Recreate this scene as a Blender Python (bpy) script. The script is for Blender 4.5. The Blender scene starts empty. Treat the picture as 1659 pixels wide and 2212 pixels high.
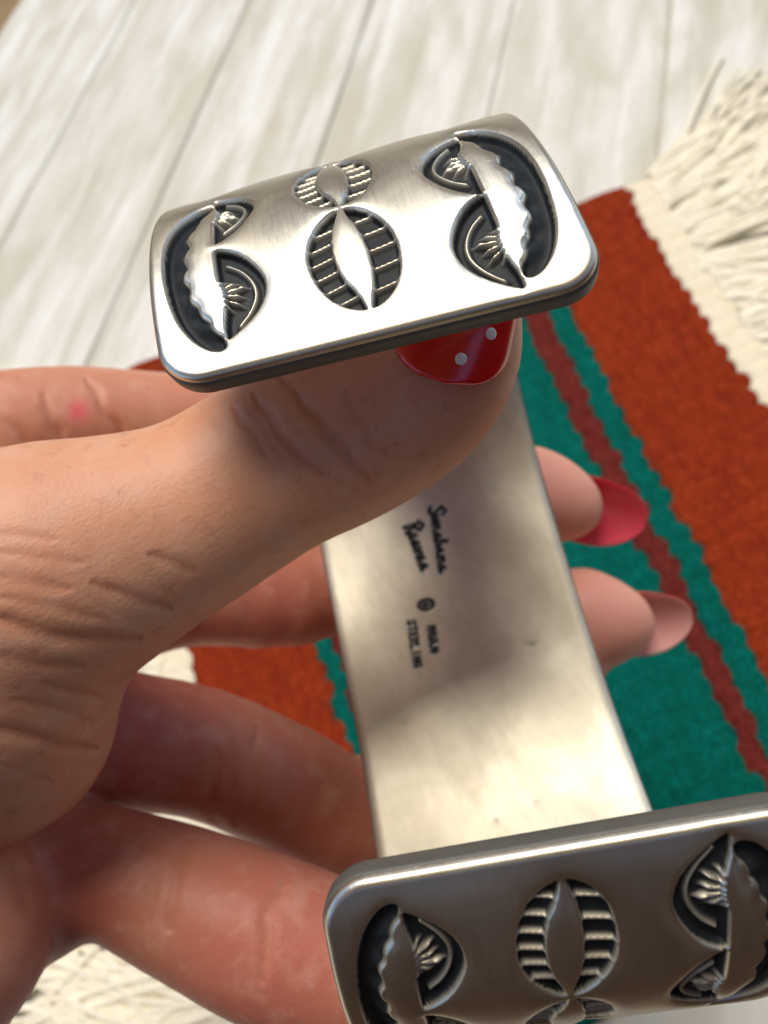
import bpy, math, random
import numpy as np
from mathutils import Matrix, Vector

rng = np.random.default_rng(7)
random.seed(7)
C = bpy.context.scene.collection
CM = 0.01                                   # everything below is worked out in centimetres

# ------------------------------------------------------------------ camera
ALPHA = math.atan(2744 / 1650.0)
ca, sa = math.cos(ALPHA), math.sin(ALPHA)
H_ = np.array([-.5 * sa, .866 * sa, -ca]); U_ = np.array([-.5 * ca, .866 * ca, sa])
H_ /= np.linalg.norm(H_); U_ -= H_ * (U_ @ H_); U_ /= np.linalg.norm(U_)
R_ = np.stack([np.cross(H_, U_), H_, U_])    # camera axes to world axes
CAMH = 21.0                                  # height of the lens above the table, cm

cam = bpy.data.cameras.new("camera")
co = bpy.data.objects.new("camera", cam); C.objects.link(co)
m4 = Matrix([[*R_[i], 0] for i in range(3)] + [[0, 0, 0, 1]])
m4.translation = Vector((0, 0, CAMH * CM))
co.matrix_world = m4
cam.sensor_fit = 'VERTICAL'; cam.sensor_height = 36.0; cam.lens = 1650 / 2212 * 36
cam.clip_start = .003; cam.clip_end = 200
cam.dof.use_dof = True; cam.dof.focus_distance = 5.45 * CM; cam.dof.aperture_fstop = cam.lens / .72
bpy.context.scene.camera = co

# ------------------------------------------------------------------ sky, sun, exposure
SUN_EL, SUN_AZ = math.radians(67), math.radians(16)     # azimuth from +Y towards +X
w = bpy.data.worlds.new("World"); bpy.context.scene.world = w; w.use_nodes = True
nt = w.node_tree; nt.nodes.clear()
sky = nt.nodes.new('ShaderNodeTexSky'); sky.sky_type = 'NISHITA'; sky.sun_disc = False
sky.sun_elevation = SUN_EL; sky.sun_rotation = SUN_AZ
sky.air_density = 1.0; sky.dust_density = .6; sky.ozone_density = 5.0
bg = nt.nodes.new('ShaderNodeBackground'); bg.inputs['Strength'].default_value = .10
out = nt.nodes.new('ShaderNodeOutputWorld')
nt.links.new(sky.outputs[0], bg.inputs[0]); nt.links.new(bg.outputs[0], out.inputs[0])
sl = bpy.data.lights.new("sun", 'SUN'); sl.energy = 1.5; sl.angle = math.radians(38); sl.color = (1, .90, .72)
so = bpy.data.objects.new("sun", sl); C.objects.link(so)
sd = Vector((math.sin(SUN_AZ) * math.cos(SUN_EL), math.cos(SUN_AZ) * math.cos(SUN_EL), math.sin(SUN_EL)))
so.rotation_euler = sd.to_track_quat('Z', 'Y').to_euler(); so.location = sd * 3
sc = bpy.context.scene
sc.view_settings.view_transform = 'Standard'; sc.view_settings.look = 'None'
sc.view_settings.exposure = 1.08; sc.view_settings.gamma = 1
sc.cycles.max_bounces = 6; sc.cycles.use_denoising = True


# ------------------------------------------------------------------ helpers
def c2w(P):
    """points in cm in front of the lens (right, up, away) -> world metres"""
    P = np.atleast_2d(np.asarray(P, float)) * [1, 1, -1]
    return (P @ R_.T + [0, 0, CAMH]) * CM


def pt(px, py, d):
    return np.array([(px - 829.5) / 1650 * d, -(py - 1106) / 1650 * d, d])


def tag(o, label=None, cat=None, group=None, kind=None):
    if label: o['label'] = label
    if cat: o['category'] = cat
    if group: o['group'] = group
    if kind: o['kind'] = kind
    return o


def empty(name, loc=(0, 0, 0)):
    o = bpy.data.objects.new(name, None); C.objects.link(o); o.location = loc
    o.empty_display_size = .01
    return o


def mesh(name, V, F, mat=None, parent=None, smooth=True, attrs=None, world=None):
    """V in world metres; faces may be an (n,4) or (n,3) array or a list"""
    V = np.asarray(V, np.float32); me = bpy.data.meshes.new(name)
    if isinstance(F, np.ndarray) and F.ndim == 2:
        n, k = F.shape
        me.vertices.add(len(V)); me.vertices.foreach_set('co', V.ravel())
        me.loops.add(n * k); me.loops.foreach_set('vertex_index', F.astype(np.int32).ravel())
        me.polygons.add(n)
        me.polygons.foreach_set('loop_start', np.arange(0, n * k, k, dtype=np.int32))
        me.polygons.foreach_set('loop_total', np.full(n, k, np.int32))
        me.update(calc_edges=True); me.validate()
    else:
        me.from_pydata([tuple(map(float, v)) for v in V], [], [tuple(map(int, f)) for f in F]); me.update()
    if smooth:
        me.polygons.foreach_set('use_smooth', np.ones(len(me.polygons), bool))
    if attrs:
        for k, a in attrs.items():
            at = me.attributes.new(k, 'FLOAT', 'POINT'); at.data.foreach_set('value', np.asarray(a, np.float32))
    for mm in (mat if isinstance(mat, (list, tuple)) else [mat]):
        if mm: me.materials.append(mm)
    o = bpy.data.objects.new(name, me); C.objects.link(o)
    if parent:
        o.parent = parent
        o.matrix_parent_inverse = Matrix.Translation(-parent.location)
    return o


def grid_faces(nu, nv, off=0, close_u=False):
    i = np.arange(nu if close_u else nu - 1)[:, None]; j = np.arange(nv - 1)[None]
    i2 = (i + 1) % nu
    return np.stack(np.broadcast_arrays(i * nv + j, i2 * nv + j, i2 * nv + j + 1, i * nv + j + 1), -1).reshape(-1, 4) + off


def sub_mesh(name, V, F, keep, mat, parent, attrs=None):
    f = F[keep]
    if not len(f): return None
    used, inv = np.unique(f, return_inverse=True)
    return mesh(name, V[used], inv.reshape(f.shape), mat, parent, attrs={k: a[used] for k, a in (attrs or {}).items()})


class Mat:
    def __init__(s, name):
        s.m = bpy.data.materials.new(name); s.m.use_nodes = True; s.t = s.m.node_tree
        s.b = s.t.nodes['Principled BSDF']

    def n(s, typ, **kw):
        x = s.t.nodes.new(typ)
        for k, v in kw.items():
            if k in x.inputs.keys(): x.inputs[k].default_value = v
            else: setattr(x, k, v)
        return x

    def l(s, a, b): s.t.links.new(a, b)

    def coord(s, scale=(100, 100, 100), rot=(0, 0, 0)):
        tc = s.n('ShaderNodeTexCoord'); mp = s.n('ShaderNodeMapping')
        mp.inputs['Scale'].default_value = scale; mp.inputs['Rotation'].default_value = rot
        s.l(tc.outputs['Object'], mp.inputs[0]); return mp.outputs[0]

    def noise(s, vec, scale=1., detail=4., rough=.55, dist=0.):
        x = s.n('ShaderNodeTexNoise'); s.l(vec, x.inputs['Vector'])
        x.inputs['Scale'].default_value = scale; x.inputs['Detail'].default_value = detail
        x.inputs['Roughness'].default_value = rough; x.inputs['Distortion'].default_value = dist
        return x.outputs['Fac']

    def ramp(s, fac, stops):
        x = s.n('ShaderNodeValToRGB'); e = x.color_ramp.elements
        while len(e) < len(stops): e.new(.5)
        for k, (p, c) in enumerate(stops):
            e[k].position = p; e[k].color = (*c, 1) if not isinstance(c, float) else (c, c, c, 1)
        s.l(fac, x.inputs[0]); return x.outputs[0]

    def mix(s, fac, a, b, mode='MIX'):
        x = s.n('ShaderNodeMix'); x.data_type = 'RGBA'; x.blend_type = mode
        for sock, v in ((x.inputs[0], fac), (x.inputs[6], a), (x.inputs[7], b)):
            if hasattr(v, 'links') or hasattr(v, 'is_linked'): s.l(v, sock)
            elif isinstance(v, (int, float)): sock.default_value = v
            else: sock.default_value = (*v, 1)
        return x.outputs[2]

    def math(s, op, a, b=0.):
        x = s.n('ShaderNodeMath'); x.operation = op
        for k, v in enumerate((a, b)):
            if isinstance(v, (int, float)): x.inputs[k].default_value = v
            else: s.l(v, x.inputs[k])
        return x.outputs[0]

    def attr(s, name):
        x = s.n('ShaderNodeAttribute'); x.attribute_name = name; return x.outputs['Fac']

    def bump(s, h, strength=.3, dist=.0002):
        x = s.n('ShaderNodeBump'); x.inputs['Strength'].default_value = strength
        x.inputs['Distance'].default_value = dist; s.l(h, x.inputs['Height'])
        s.l(x.outputs[0], s.b.inputs['Normal']); return x

    def set(s, **kw):
        for k, v in kw.items():
            i = s.b.inputs[k.replace('_', ' ')]
            if hasattr(v, 'is_linked'): s.l(v, i)
            elif isinstance(v, (int, float)): i.default_value = v
            else: i.default_value = (*v, 1) if len(v) == 3 and i.type == 'RGBA' else v
        return s.m


# ------------------------------------------------------------------ materials
def m_silver():
    m = Mat('brushed_silver'); v = m.coord()
    ox = m.attr('oxide')
    # brushing runs along the band: stretched grain in the band's own coordinates
    cb = m.n('ShaderNodeCombineXYZ'); m.l(m.attr('across'), cb.inputs[0]); m.l(m.attr('along'), cb.inputs[1])
    mp = m.n('ShaderNodeMapping'); mp.inputs['Scale'].default_value = (60, 2.2, 1); m.l(cb.outputs[0], mp.inputs[0])
    grain = m.noise(mp.outputs[0], 1, 5, .65)
    blot = m.noise(v, 1.6, 4, .6)
    fine = m.noise(v, 28, 3, .6)
    col = m.mix(m.ramp(blot, [(.35, 0.), (.75, 1.)]), (.78, .735, .60), (.70, .655, .53))
    smudge = m.ramp(m.noise(v, .9, 5, .65, .7), [(.42, 0.), (.62, 1.)])
    col = m.mix(m.math('MULTIPLY', smudge, .5), col, (.70, .60, .46))
    sc_ = m.n('ShaderNodeTexNoise'); sc_.inputs['Scale'].default_value = 1; sc_.inputs['Detail'].default_value = 2; sc_.inputs['Distortion'].default_value = 2.5
    mps = m.n('ShaderNodeMapping'); mps.inputs['Scale'].default_value = (9, 1.2, 3); mps.inputs['Rotation'].default_value = (.4, .7, 1.1); m.l(v, mps.inputs[0]); m.l(mps.outputs[0], sc_.inputs['Vector'])
    scratch = m.ramp(m.math('ABSOLUTE', m.math('SUBTRACT', sc_.outputs['Fac'], .5)), [(0., 1.), (.006, 0.)])
    dark = m.mix(m.noise(v, 9, 4, .6), (.006, .008, .010), (.030, .036, .040))
    m.set(Base_Color=m.mix(ox, col, dark))
    m.set(Metallic=m.math('SUBTRACT', 1., m.math('MULTIPLY', ox, .9)))
    m.set(Specular_IOR_Level=m.math('SUBTRACT', .5, m.math('MULTIPLY', ox, .25)))
    r = m.math('ADD', m.math('ADD', .28, m.math('MULTIPLY', grain, .14)), m.math('ADD', m.math('MULTIPLY', ox, .18), m.math('MULTIPLY', smudge, .07)))
    m.set(Roughness=r)
    m.bump(m.math('ADD', m.math('MULTIPLY', grain, .5), m.math('SUBTRACT', m.math('MULTIPLY', fine, .35), m.math('MULTIPLY', scratch, 1.2))), .22, .00003)
    return m.m


def m_silver_inner():
    m = Mat('satin_silver'); v = m.coord(); ox = m.attr('oxide')
    blot = m.noise(v, 1.1, 5, .65, .4); fine = m.noise(v, 22, 4, .65)
    spec = m.ramp(m.noise(v, 14, 3, .7), [(.68, 0.), (.76, 1.)])
    col = m.mix(m.ramp(blot, [(.35, 0.), (.7, 1.)]), (.74, .70, .57), (.58, .535, .42))
    col = m.mix(m.math('MULTIPLY', spec, .35), col, (.35, .32, .28))
    streak = m.n('ShaderNodeMapping'); streak.inputs['Scale'].default_value = (2.2, .5, .9); m.l(v, streak.inputs[0])
    col = m.mix(m.math('MULTIPLY', m.ramp(m.noise(streak.outputs[0], 2.2, 5, .7, .8), [(.45, 0.), (.7, 1.)]), .45), col, (.50, .46, .36))
    m.set(Base_Color=m.mix(ox, col, (.02, .02, .018)))
    m.set(Metallic=m.math('SUBTRACT', 1., ox))
    m.set(Specular_IOR_Level=.25)
    m.set(Roughness=m.math('ADD', m.math('ADD', .42, m.math('MULTIPLY', blot, .12)), m.math('MULTIPLY', ox, .3)))
    m.bump(m.math('ADD', m.math('MULTIPLY', fine, .4), blot), .18, .00012)
    return m.m


def m_skin():
    m = Mat('skin'); v = m.coord()
    red = m.attr('flush_shade'); cr = m.attr('crease')
    big = m.noise(v, .8, 4, .6); mid = m.noise(v, 3.2, 4, .6)
    base = m.mix(m.ramp(big, [(.3, 0.), (.7, 1.)]), (.73, .345, .195), (.79, .42, .265))
    base = m.mix(red, base, (.45, .11, .078))  # deep red flush, also carries painted shade on the inner fingers
    freck = m.math('MULTIPLY', m.ramp(m.noise(v, 7.5, 3, .6), [(.56, 0.), (.70, 1.)]), m.ramp(m.noise(v, .9, 2, .5), [(.42, 0.), (.6, 1.)]))
    base = m.mix(m.math('MULTIPLY', freck, .55), base, (.50, .20, .12))
    base = m.mix(m.math('MULTIPLY', m.ramp(mid, [(.5, 0.), (.8, 1.)]), .35), base, (.78, .52, .40))
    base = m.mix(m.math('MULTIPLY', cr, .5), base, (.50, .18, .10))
    m.set(Base_Color=base, Roughness=m.math('ADD', .36, m.math('MULTIPLY', mid, .2)), Subsurface_Weight=.2, Subsurface_Radius=(.0035, .0012, .0007), Subsurface_Scale=1.)
    m.set(Specular_IOR_Level=.35)
    base = m.mix(m.math('MULTIPLY', m.attr('spot'), .8), base, (.85, .10, .16))
    base = m.mix(m.attr('pale'), base, (.96, .42, .32))
    m.set(Base_Color=base)
    # fine wrinkles follow the hand: level ones round the thumb's root, slanting ones over its joint
    def lines(ax, ay, mask, sc):
        cb = m.n('ShaderNodeCombineXYZ'); m.l(m.attr(ax), cb.inputs[0]); m.l(m.attr(ay), cb.inputs[1])
        mp = m.n('ShaderNodeMapping'); mp.inputs['Scale'].default_value = (sc[0], sc[1], 1); m.l(cb.outputs[0], mp.inputs[0])
        x = m.n('ShaderNodeTexNoise'); x.noise_type = 'RIDGED_MULTIFRACTAL'; m.l(mp.outputs[0], x.inputs['Vector'])
        x.inputs['Scale'].default_value = 1; x.inputs['Detail'].default_value = 3; x.inputs['Distortion'].default_value = .8
        x.inputs['Roughness'].default_value = .45; x.normalize = True
        r = m.ramp(x.outputs['Fac'], [(.55, 1.), (.9, 0.)])
        return m.math('MULTIPLY', r, m.math('ADD', .22, m.math('MULTIPLY', m.attr(mask), .9)))
    l1 = lines('hand_x', 'hand_y', 'root', (.7, 3.4)); l2 = lines('joint_x', 'joint_y', 'joint', (.8, 3.0))
    vor = m.n('ShaderNodeTexVoronoi'); vor.feature = 'DISTANCE_TO_EDGE'; vor.inputs['Scale'].default_value = 17; m.l(v, vor.inputs['Vector'])
    vr = m.ramp(vor.outputs['Distance'], [(0., 0.), (.2, 1.)])
    h = m.math('ADD', m.math('MULTIPLY', m.math('ADD', l1, l2), 2.4), m.math('MULTIPLY', vr, .035))
    h = m.math('ADD', h, m.math('ADD', m.math('MULTIPLY', m.noise(v, 30, 3, .6), .22), m.math('MULTIPLY', m.noise(v, 5, 4, .6), .5)))
    m.bump(h, .6, .00030)
    return m.m


def m_simple(name, col, rough=.5, metal=0., **kw):
    m = Mat(name); m.set(Base_Color=col, Roughness=rough, Metallic=metal, **kw); return m.m


def m_wood():
    m = Mat('whitewashed_wood')
    oi = m.n('ShaderNodeObjectInfo'); tc = m.n('ShaderNodeTexCoord')
    off = m.n('ShaderNodeVectorMath'); off.operation = 'ADD'; m.l(tc.outputs['Object'], off.inputs[0])
    cb = m.n('ShaderNodeCombineXYZ'); m.l(oi.outputs['Random'], cb.inputs[0]); m.l(oi.outputs['Random'], cb.inputs[1]); m.l(cb.outputs[0], off.inputs[1])
    mp = m.n('ShaderNodeMapping'); mp.inputs['Scale'].default_value = (85, 7, 50); m.l(off.outputs[0], mp.inputs[0])
    g = m.noise(mp.outputs[0], 1, 6, .62, .5)
    mp2 = m.n('ShaderNodeMapping'); mp2.inputs['Scale'].default_value = (34, 9, 20); m.l(off.outputs[0], mp2.inputs[0])
    b = m.noise(mp2.outputs[0], 1, 4, .6, .4)
    col = m.mix(m.ramp(g, [(.35, 1.), (.62, 0.)]), (.78, .765, .70), (.56, .53, .44))
    worn = m.ramp(b, [(.46, 0.), (.62, 1.)])
    col = m.mix(m.math('MULTIPLY', worn, .75), col, (.50, .47, .35))
    col = m.mix(m.math('MULTIPLY', m.ramp(m.noise(mp2.outputs[0], 2.3, 4, .6), [(.55, 0.), (.75, 1.)]), .4), col, (.80, .80, .78))
    vor = m.n('ShaderNodeTexVoronoi'); vor.inputs['Scale'].default_value = 1; vor.feature = 'F1'
    mp3 = m.n('ShaderNodeMapping'); mp3.inputs['Scale'].default_value = (14, 9, 8); m.l(off.outputs[0], mp3.inputs[0]); m.l(mp3.outputs[0], vor.inputs['Vector'])
    knot = m.ramp(vor.outputs['Distance'], [(.03, 1.), (.10, 0.)])
    col = m.mix(m.math('MULTIPLY', knot, .5), col, (.45, .36, .24))
    m.set(Base_Color=col, Roughness=.62)
    m.bump(m.math('ADD', g, m.math('MULTIPLY', b, .6)), .5, .0006)
    return m.m


def m_wool(name, c1, c2, c3, rough=1.0):
    m = Mat(name)
    tc = m.n('ShaderNodeTexCoord'); rot = m.n('ShaderNodeMapping'); rot.inputs['Rotation'].default_value = (0, 0, .19)
    m.l(tc.outputs['Object'], rot.inputs[0])
    mp = m.n('ShaderNodeMapping'); mp.inputs['Scale'].default_value = (520, 120, 300); m.l(rot.outputs[0], mp.inputs[0])
    n1 = m.noise(mp.outputs[0], 1, 3, .6, .3)
    v = m.coord(); n2 = m.noise(v, 2.2, 4, .65); n3 = m.noise(v, 9, 4, .7)
    col = m.mix(m.ramp(n2, [(.3, 0.), (.7, 1.)]), c1, c2)
    col = m.mix(m.math('MULTIPLY', m.ramp(n3, [(.40, 0.), (.60, 1.)]), .85), col, c3)
    col = m.mix(m.math('MULTIPLY', m.ramp(n1, [(.3, 1.), (.55, 0.)]), .06 if c1[1] > .4 else .5), col, tuple(x * .40 for x in c1))
    m.set(Base_Color=col, Roughness=.95, Specular_IOR_Level=.1)
    m.bump(m.math('ADD', n1, m.math('MULTIPLY', n3, .7)), rough, .0022)
    return m.m


SILVER, SATIN, SKIN, WOOD = m_silver(), m_silver_inner(), m_skin(), m_wood()
ORANGE = m_wool('rust_wool', (.40, .046, .011), (.50, .075, .015), (.24, .018, .008))
TEAL = m_wool('teal_wool', (.0, .17, .125), (.0, .23, .17), (.0, .085, .068))
MAROON = m_wool('maroon_wool', (.22, .03, .022), (.28, .05, .036), (.13, .013, .012))
CREAM = m_wool('cream_wool', (.88, .80, .60), (.90, .84, .68), (.80, .70, .48), .4)
YARN = m_wool('fringe_wool', (.93, .87, .69), (.94, .90, .77), (.88, .80, .60), .25)

# ------------------------------------------------------------------ ground, plus unseen fence, wall and roof added for light and reflections
m = Mat('brown_earth'); v = m.coord((6, 6, 6)); n = m.noise(v, 1, 6, .6)
m.set(Base_Color=m.mix(n, (.30, .19, .08), (.44, .29, .14)), Roughness=.95); m.bump(n, .5, .02)
gx = 60.
tag(mesh('ground', [(-gx, -gx, -.45), (gx, -gx, -.45), (gx, gx, -.75), (-gx, gx, -.45)], [(0, 1, 2, 3)], m.m, smooth=False), kind='structure')


def boxes(name, lst, mat, parent=None):
    V, F = [], []
    for (x0, x1, y0, y1, z0, z1) in lst:
        b = len(V)
        V += [(x, y, z) for z in (z0, z1) for x, y in ((x0, y0), (x1, y0), (x1, y1), (x0, y1))]
        F += [[b + k for k in f] for f in ((0, 3, 2, 1), (4, 5, 6, 7), (0, 1, 5, 4), (1, 2, 6, 5), (2, 3, 7, 6), (3, 0, 4, 7))]
    return mesh(name, V, F, mat, parent, smooth=False)



# unseen fence added for brown reflections, dark wall added to block light from behind
def board_wall(name, label, cat, p0, p1, z1, col, bw):
    mm = Mat(name + '_timber'); v = mm.coord((3, 3, .5)); nn = mm.noise(v, 6, 4, .6)
    mm.set(Base_Color=mm.mix(nn, tuple(x * .7 for x in col), tuple(x * 1.3 for x in col)), Roughness=.85)
    e = tag(empty(name, (p0[0], p0[1], -.447)), label, cat)
    d = np.array(p1) - np.array(p0); L = np.linalg.norm(d); n = int(L / bw)
    first = None
    for k in range(n):
        o = first.copy() if first else boxes('board', [(.004, bw - .004, -.01, .01, 0, z1)], mm.m)
        if first: C.objects.link(o)
        first = first or o
        o.parent = e; o.location = (d[0] * k / n, d[1] * k / n, 0); o.rotation_euler = (0, 0, math.atan2(d[1], d[0]))
    r = boxes('rail', [(0, L, .0125, .05, .3, .38), (0, L, .0125, .05, z1 - .38, z1 - .3)], mm.m)
    r.parent = e; r.rotation_euler = (0, 0, math.atan2(d[1], d[0]))


board_wall('added_fence', 'unseen tall brown board fence added for the silver to reflect', 'fence', (-7, 3.9), (7, 4.3), 3.5, (.42, .26, .13), .30)
board_wall('added_low_wall', 'unseen low dark brown boarded wall added to block light from behind the camera', 'wall', (-3.0, -.42), (3.0, -.42), .90, (.075, .036, .016), .2)

# made-up roof out of view, cuts the overhead skylight so the fingers darken
PR = m_simple('roof_timber', (.46, .40, .30), .8)
e = tag(empty('added_roof', (0, -.41, 1.75)), 'unseen tan timber roof added to cut the skylight from above', 'roof')
for k in range(17):
    boxes('added_roof_board', [(-2.6, 2.6, -1.615 + .11 * k, -1.509 + .11 * k, 1.75, 1.78)], PR, e)
boxes('added_rafter', [(x, x + .06, -1.6, .24, 1.66, 1.7495) for x in (-2.2, -1.1, 0, 1.1, 2.2)][:1], PR, e)
for x in (-1.1, .0, 1.1, 2.2): boxes('added_rafter', [(x, x + .06, -1.6, .24, 1.66, 1.7495)], PR, e)

# ------------------------------------------------------------------ whitewashed plank table
table = empty('plank_table', (0, 0, 0))
tag(table, 'whitewashed wooden plank table with worn grey seams under the rug', 'table')
pd = np.array([math.cos(math.radians(51.2)), math.sin(math.radians(51.2))]); pn = np.array([pd[1], -pd[0]])
# board edges as offsets along pn, found from the seams seen between the boards


def tb(px, py):
    d = R_ @ np.array([(px - 829.5) / 1650, -(py - 1106) / 1650, -1.]); t = -CAMH / d[2]
    return (d * t)[:2]


sa_ = [tb(278, 10), tb(20, 500)], [tb(486, 99), tb(193, 779)], [tb(803, 10), tb(684, 337)], [tb(1115, 0), tb(1050, 240)], [tb(1460, 0), tb(1410, 370)]
offs = [float((0.5 * (a + b)) @ pn) for a, b in sa_]
step = (offs[-1] - offs[0]) / 4
seams = sorted([offs[0] - step * k for k in range(5, 0, -1)] + offs + [offs[-1] + step * k for k in range(1, 7)])
far_lim = 57.6                                # the far end of the boards, along the table's far edge
edge_off = float(.5 * (tb(45, 0) + tb(0, 70)) @ pn)
seams = [edge_off - .11] + [q for q in seams if q > edge_off + 2]
for k in range(len(seams) - 1):
    a, b = seams[k] + .06, seams[k + 1] - .06
    mid, hw = (a + b) / 2, (b - a) / 2
    zt = rng.uniform(-.04, .0)
    # clip against y > -8 and a slanted far edge near y = 58
    def span(o):
        base = pn * o; t0 = (-7.5 - base[1]) / pd[1]
        q = pd @ np.array([-.765, .644]); t1 = (40.2 - base @ np.array([-.765, .644])) / q if abs(q) > 1e-3 else 90
        return t0, 95.
    xs = np.array([-hw, -hw + .12, -hw * .5, 0, hw * .5, hw - .12, hw]); zs = np.array([-.05, 0, 0, 0, 0, 0, -.05])
    ts = np.linspace(span(mid)[0], span(mid)[1], 40)
    V = []
    for x, z in zip(xs, zs):
        t0, t1 = span(mid + x)
        tt = np.linspace(t0, t1, 40)
        V.append(np.stack([np.full(40, x), tt, z + zt + .02 * np.sin(tt * .3 + k) * 0 + np.zeros(40)], 1))
    lo = [np.stack([np.full(40, x), np.linspace(*span(mid + x), 40), np.full(40, -2.2)], 1) for x in (hw, -hw)]
    V = np.concatenate(V + lo)                # local frame: x across, y along
    F = grid_faces(9, 40, close_u=True)
    caps = [tuple(i * 40 for i in range(9))[::-1], tuple(i * 40 + 39 for i in range(9))]
    o = mesh('plank', V * CM, [tuple(f) for f in F] + caps, WOOD, None, smooth=False)
    o.parent = table
    o.location = (pn[0] * mid * CM, pn[1] * mid * CM, 0)
    o.rotation_euler = (0, 0, math.atan2(-pn[1], -pn[0]) + math.pi)
# tongues that close the joints a little below the boards' faces
for k in range(1, len(seams) - 1):
    t = np.array([span(seams[k])[0], span(seams[k])[1]])
    o = boxes('joint_tongue', [(-.0010, .0010, t[0] * CM, t[1] * CM, -.0120, -.0022)], WOOD, None)
    o.parent = table; o.location = (pn[0] * seams[k] * CM, pn[1] * seams[k] * CM, 0); o.rotation_euler = (0, 0, math.atan2(-pn[1], -pn[0]) + math.pi)
DARKWOOD = m_simple('brown_timber', (.20, .12, .06), .7)
boxes('bearer', [(-.12, .75, -.04, .0, -.06, -.0225)], DARKWOOD, table)
boxes('bearer', [(-.12, .75, .50, .54, -.06, -.0225)], DARKWOOD, table)
for x, y in ((-.1, -.05), (.7, -.05), (.1, .51), (.7, .51)):
    boxes('leg', [(x, x + .06, y + .012, y + .048, -.449, -.0605)], DARKWOOD, table)

# ------------------------------------------------------------------ woven rug
rug = empty('woven_rug', (0, 0, 0))
tag(rug, 'handwoven wool rug with rust, teal and maroon stripes and cream fringe on the table', 'rug')
Y0, Y1 = -1.7, 24.0
RIB = .62


def top_y(x): return 24.2 - (x + 5.88) * .248 + .05 * np.sin(x * 2.1)


def bend(y): return .10 * np.sin(y * .35 + .7)


def bl(x0, y0, s):
    """a stripe border through (x0,y0) with slope s, notched once at every rib"""
    ph = rng.uniform(0, .2)
    def f(y):
        r = (y + ph) / RIB; k = np.floor(r); fr = r - k
        j = np.sin(k * 12.9898) * 43758.5453; j = j - np.floor(j)
        return x0 + (y - y0) * s + bend(y) + (.05 + .13 * abs(j)) * (4 * fr * (1 - fr) - .6) + .24 * (j - .5)
    return f


def fit_bl(px):
    q = np.array([tb(*p) for p in px]); k = np.polyfit(q[:, 1], q[:, 0] - bend(q[:, 1]), 1)
    return bl(k[0] * 10 + k[1], 10., k[0])


LE, RE = bl(-5.95, 24.2, .112), bl(13.37, 19.42, .2)
bands = [('border', CREAM, lambda y: LE(y) - 1.25, LE),
         ('rust_stripe', ORANGE, LE, bl(-3.75, 9.4, .150)),
         ('teal_stripe', TEAL, None, bl(-3.22, 9.4, .155)),
         ('maroon_stripe', MAROON, None, bl(-2.65, 9.4, .16)),
         ('teal_stripe', TEAL, None, fit_bl([(1198, 844), (1253, 949), (1409, 1244), (1536, 1497)])),
         ('maroon_stripe', MAROON, None, fit_bl([(1253, 844), (1316, 949), (1460, 1244), (1594, 1497)])),
         ('teal_stripe', TEAL, None, fit_bl([(1304, 844), (1375, 949), (1553, 1244), (1649, 1497)])),
         ('rust_stripe', ORANGE, None, RE),
         ('border', CREAM, None, lambda y: RE(y) + 1.1)]
prev = None
for name, mat, l_, r_ in bands:
    l_ = l_ or prev; prev = r_
    ny = 440; 
    wdt = float(r_(10.) - l_(10.)); nx = max(5, int(wdt / .16))
    t = np.linspace(0, 1, ny); u = np.linspace(0, 1, nx)
    yy = Y0 + t * (Y1 - Y0)
    X = l_(yy)[:, None] * (1 - u) + r_(yy)[:, None] * u
    for _ in range(4):
        Yg = Y0 + t[:, None] * (top_y(X) - Y0)
        X = l_(Yg) * (1 - u) + r_(Yg) * u
    # stretch so the far row follows the rug's far edge
    Yt = top_y(X); Yg = Y0 + t[:, None] * (Yt - Y0)
    yn = Yg / RIB
    z = .20 + .028 * np.abs(np.sin(np.pi * yn)) ** .7 + .012 * np.sin(X * 22 + 3.1 * (np.floor(yn) % 2)) + .04 * np.sin(X * .9) * np.sin(Yg * .6)
    z[-1] = 0.08; z[0] = .08
    V = np.stack([X, Yg, z], -1).reshape(-1, 3)
    V[:, 2] += .004
    F = grid_faces(ny, nx)[:, ::-1]
    nb = len(V); side = []
    Vb = V.copy(); Vb[:, 2] = .004
    # thin walls down to the table along the two long sides
    L0 = np.arange(ny) * nx; L1 = L0 + nx - 1
    VV = np.vstack([V, Vb[L0], Vb[L1]])
    a = np.arange(ny - 1)
    FL = np.stack([L0[a], nb + a, nb + a + 1, L0[a + 1]], 1)[:, ::-1]; FR = np.stack([L1[a], nb + ny + a, nb + ny + a + 1, L1[a + 1]], 1)
    mesh(name, VV * CM, np.vstack([F, FL, FR]), mat, rug)


def tube_rings(P, r, ns=5):
    P = np.asarray(P, float); n = len(P); r = np.broadcast_to(r, n)
    T = np.gradient(P, axis=0); T /= np.linalg.norm(T, axis=1)[:, None] + 1e-9
    up = np.array([0, 0, 1.]); A = np.cross(T, up); A /= np.linalg.norm(A, axis=1)[:, None] + 1e-9; B = np.cross(A, T)
    a = np.linspace(0, 2 * np.pi, ns, endpoint=False)
    V = P[:, None] + r[:, None, None] * (np.cos(a)[None, :, None] * A[:, None] + np.sin(a)[None, :, None] * B[:, None])
    i = np.arange(n - 1)[:, None]; j = np.arange(ns)[None]
    F = np.stack(np.broadcast_arrays(i * ns + j, i * ns + (j + 1) % ns, (i + 1) * ns + (j + 1) % ns, (i + 1) * ns + j), -1).reshape(-1, 4)
    return V.reshape(-1, 3), F


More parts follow.
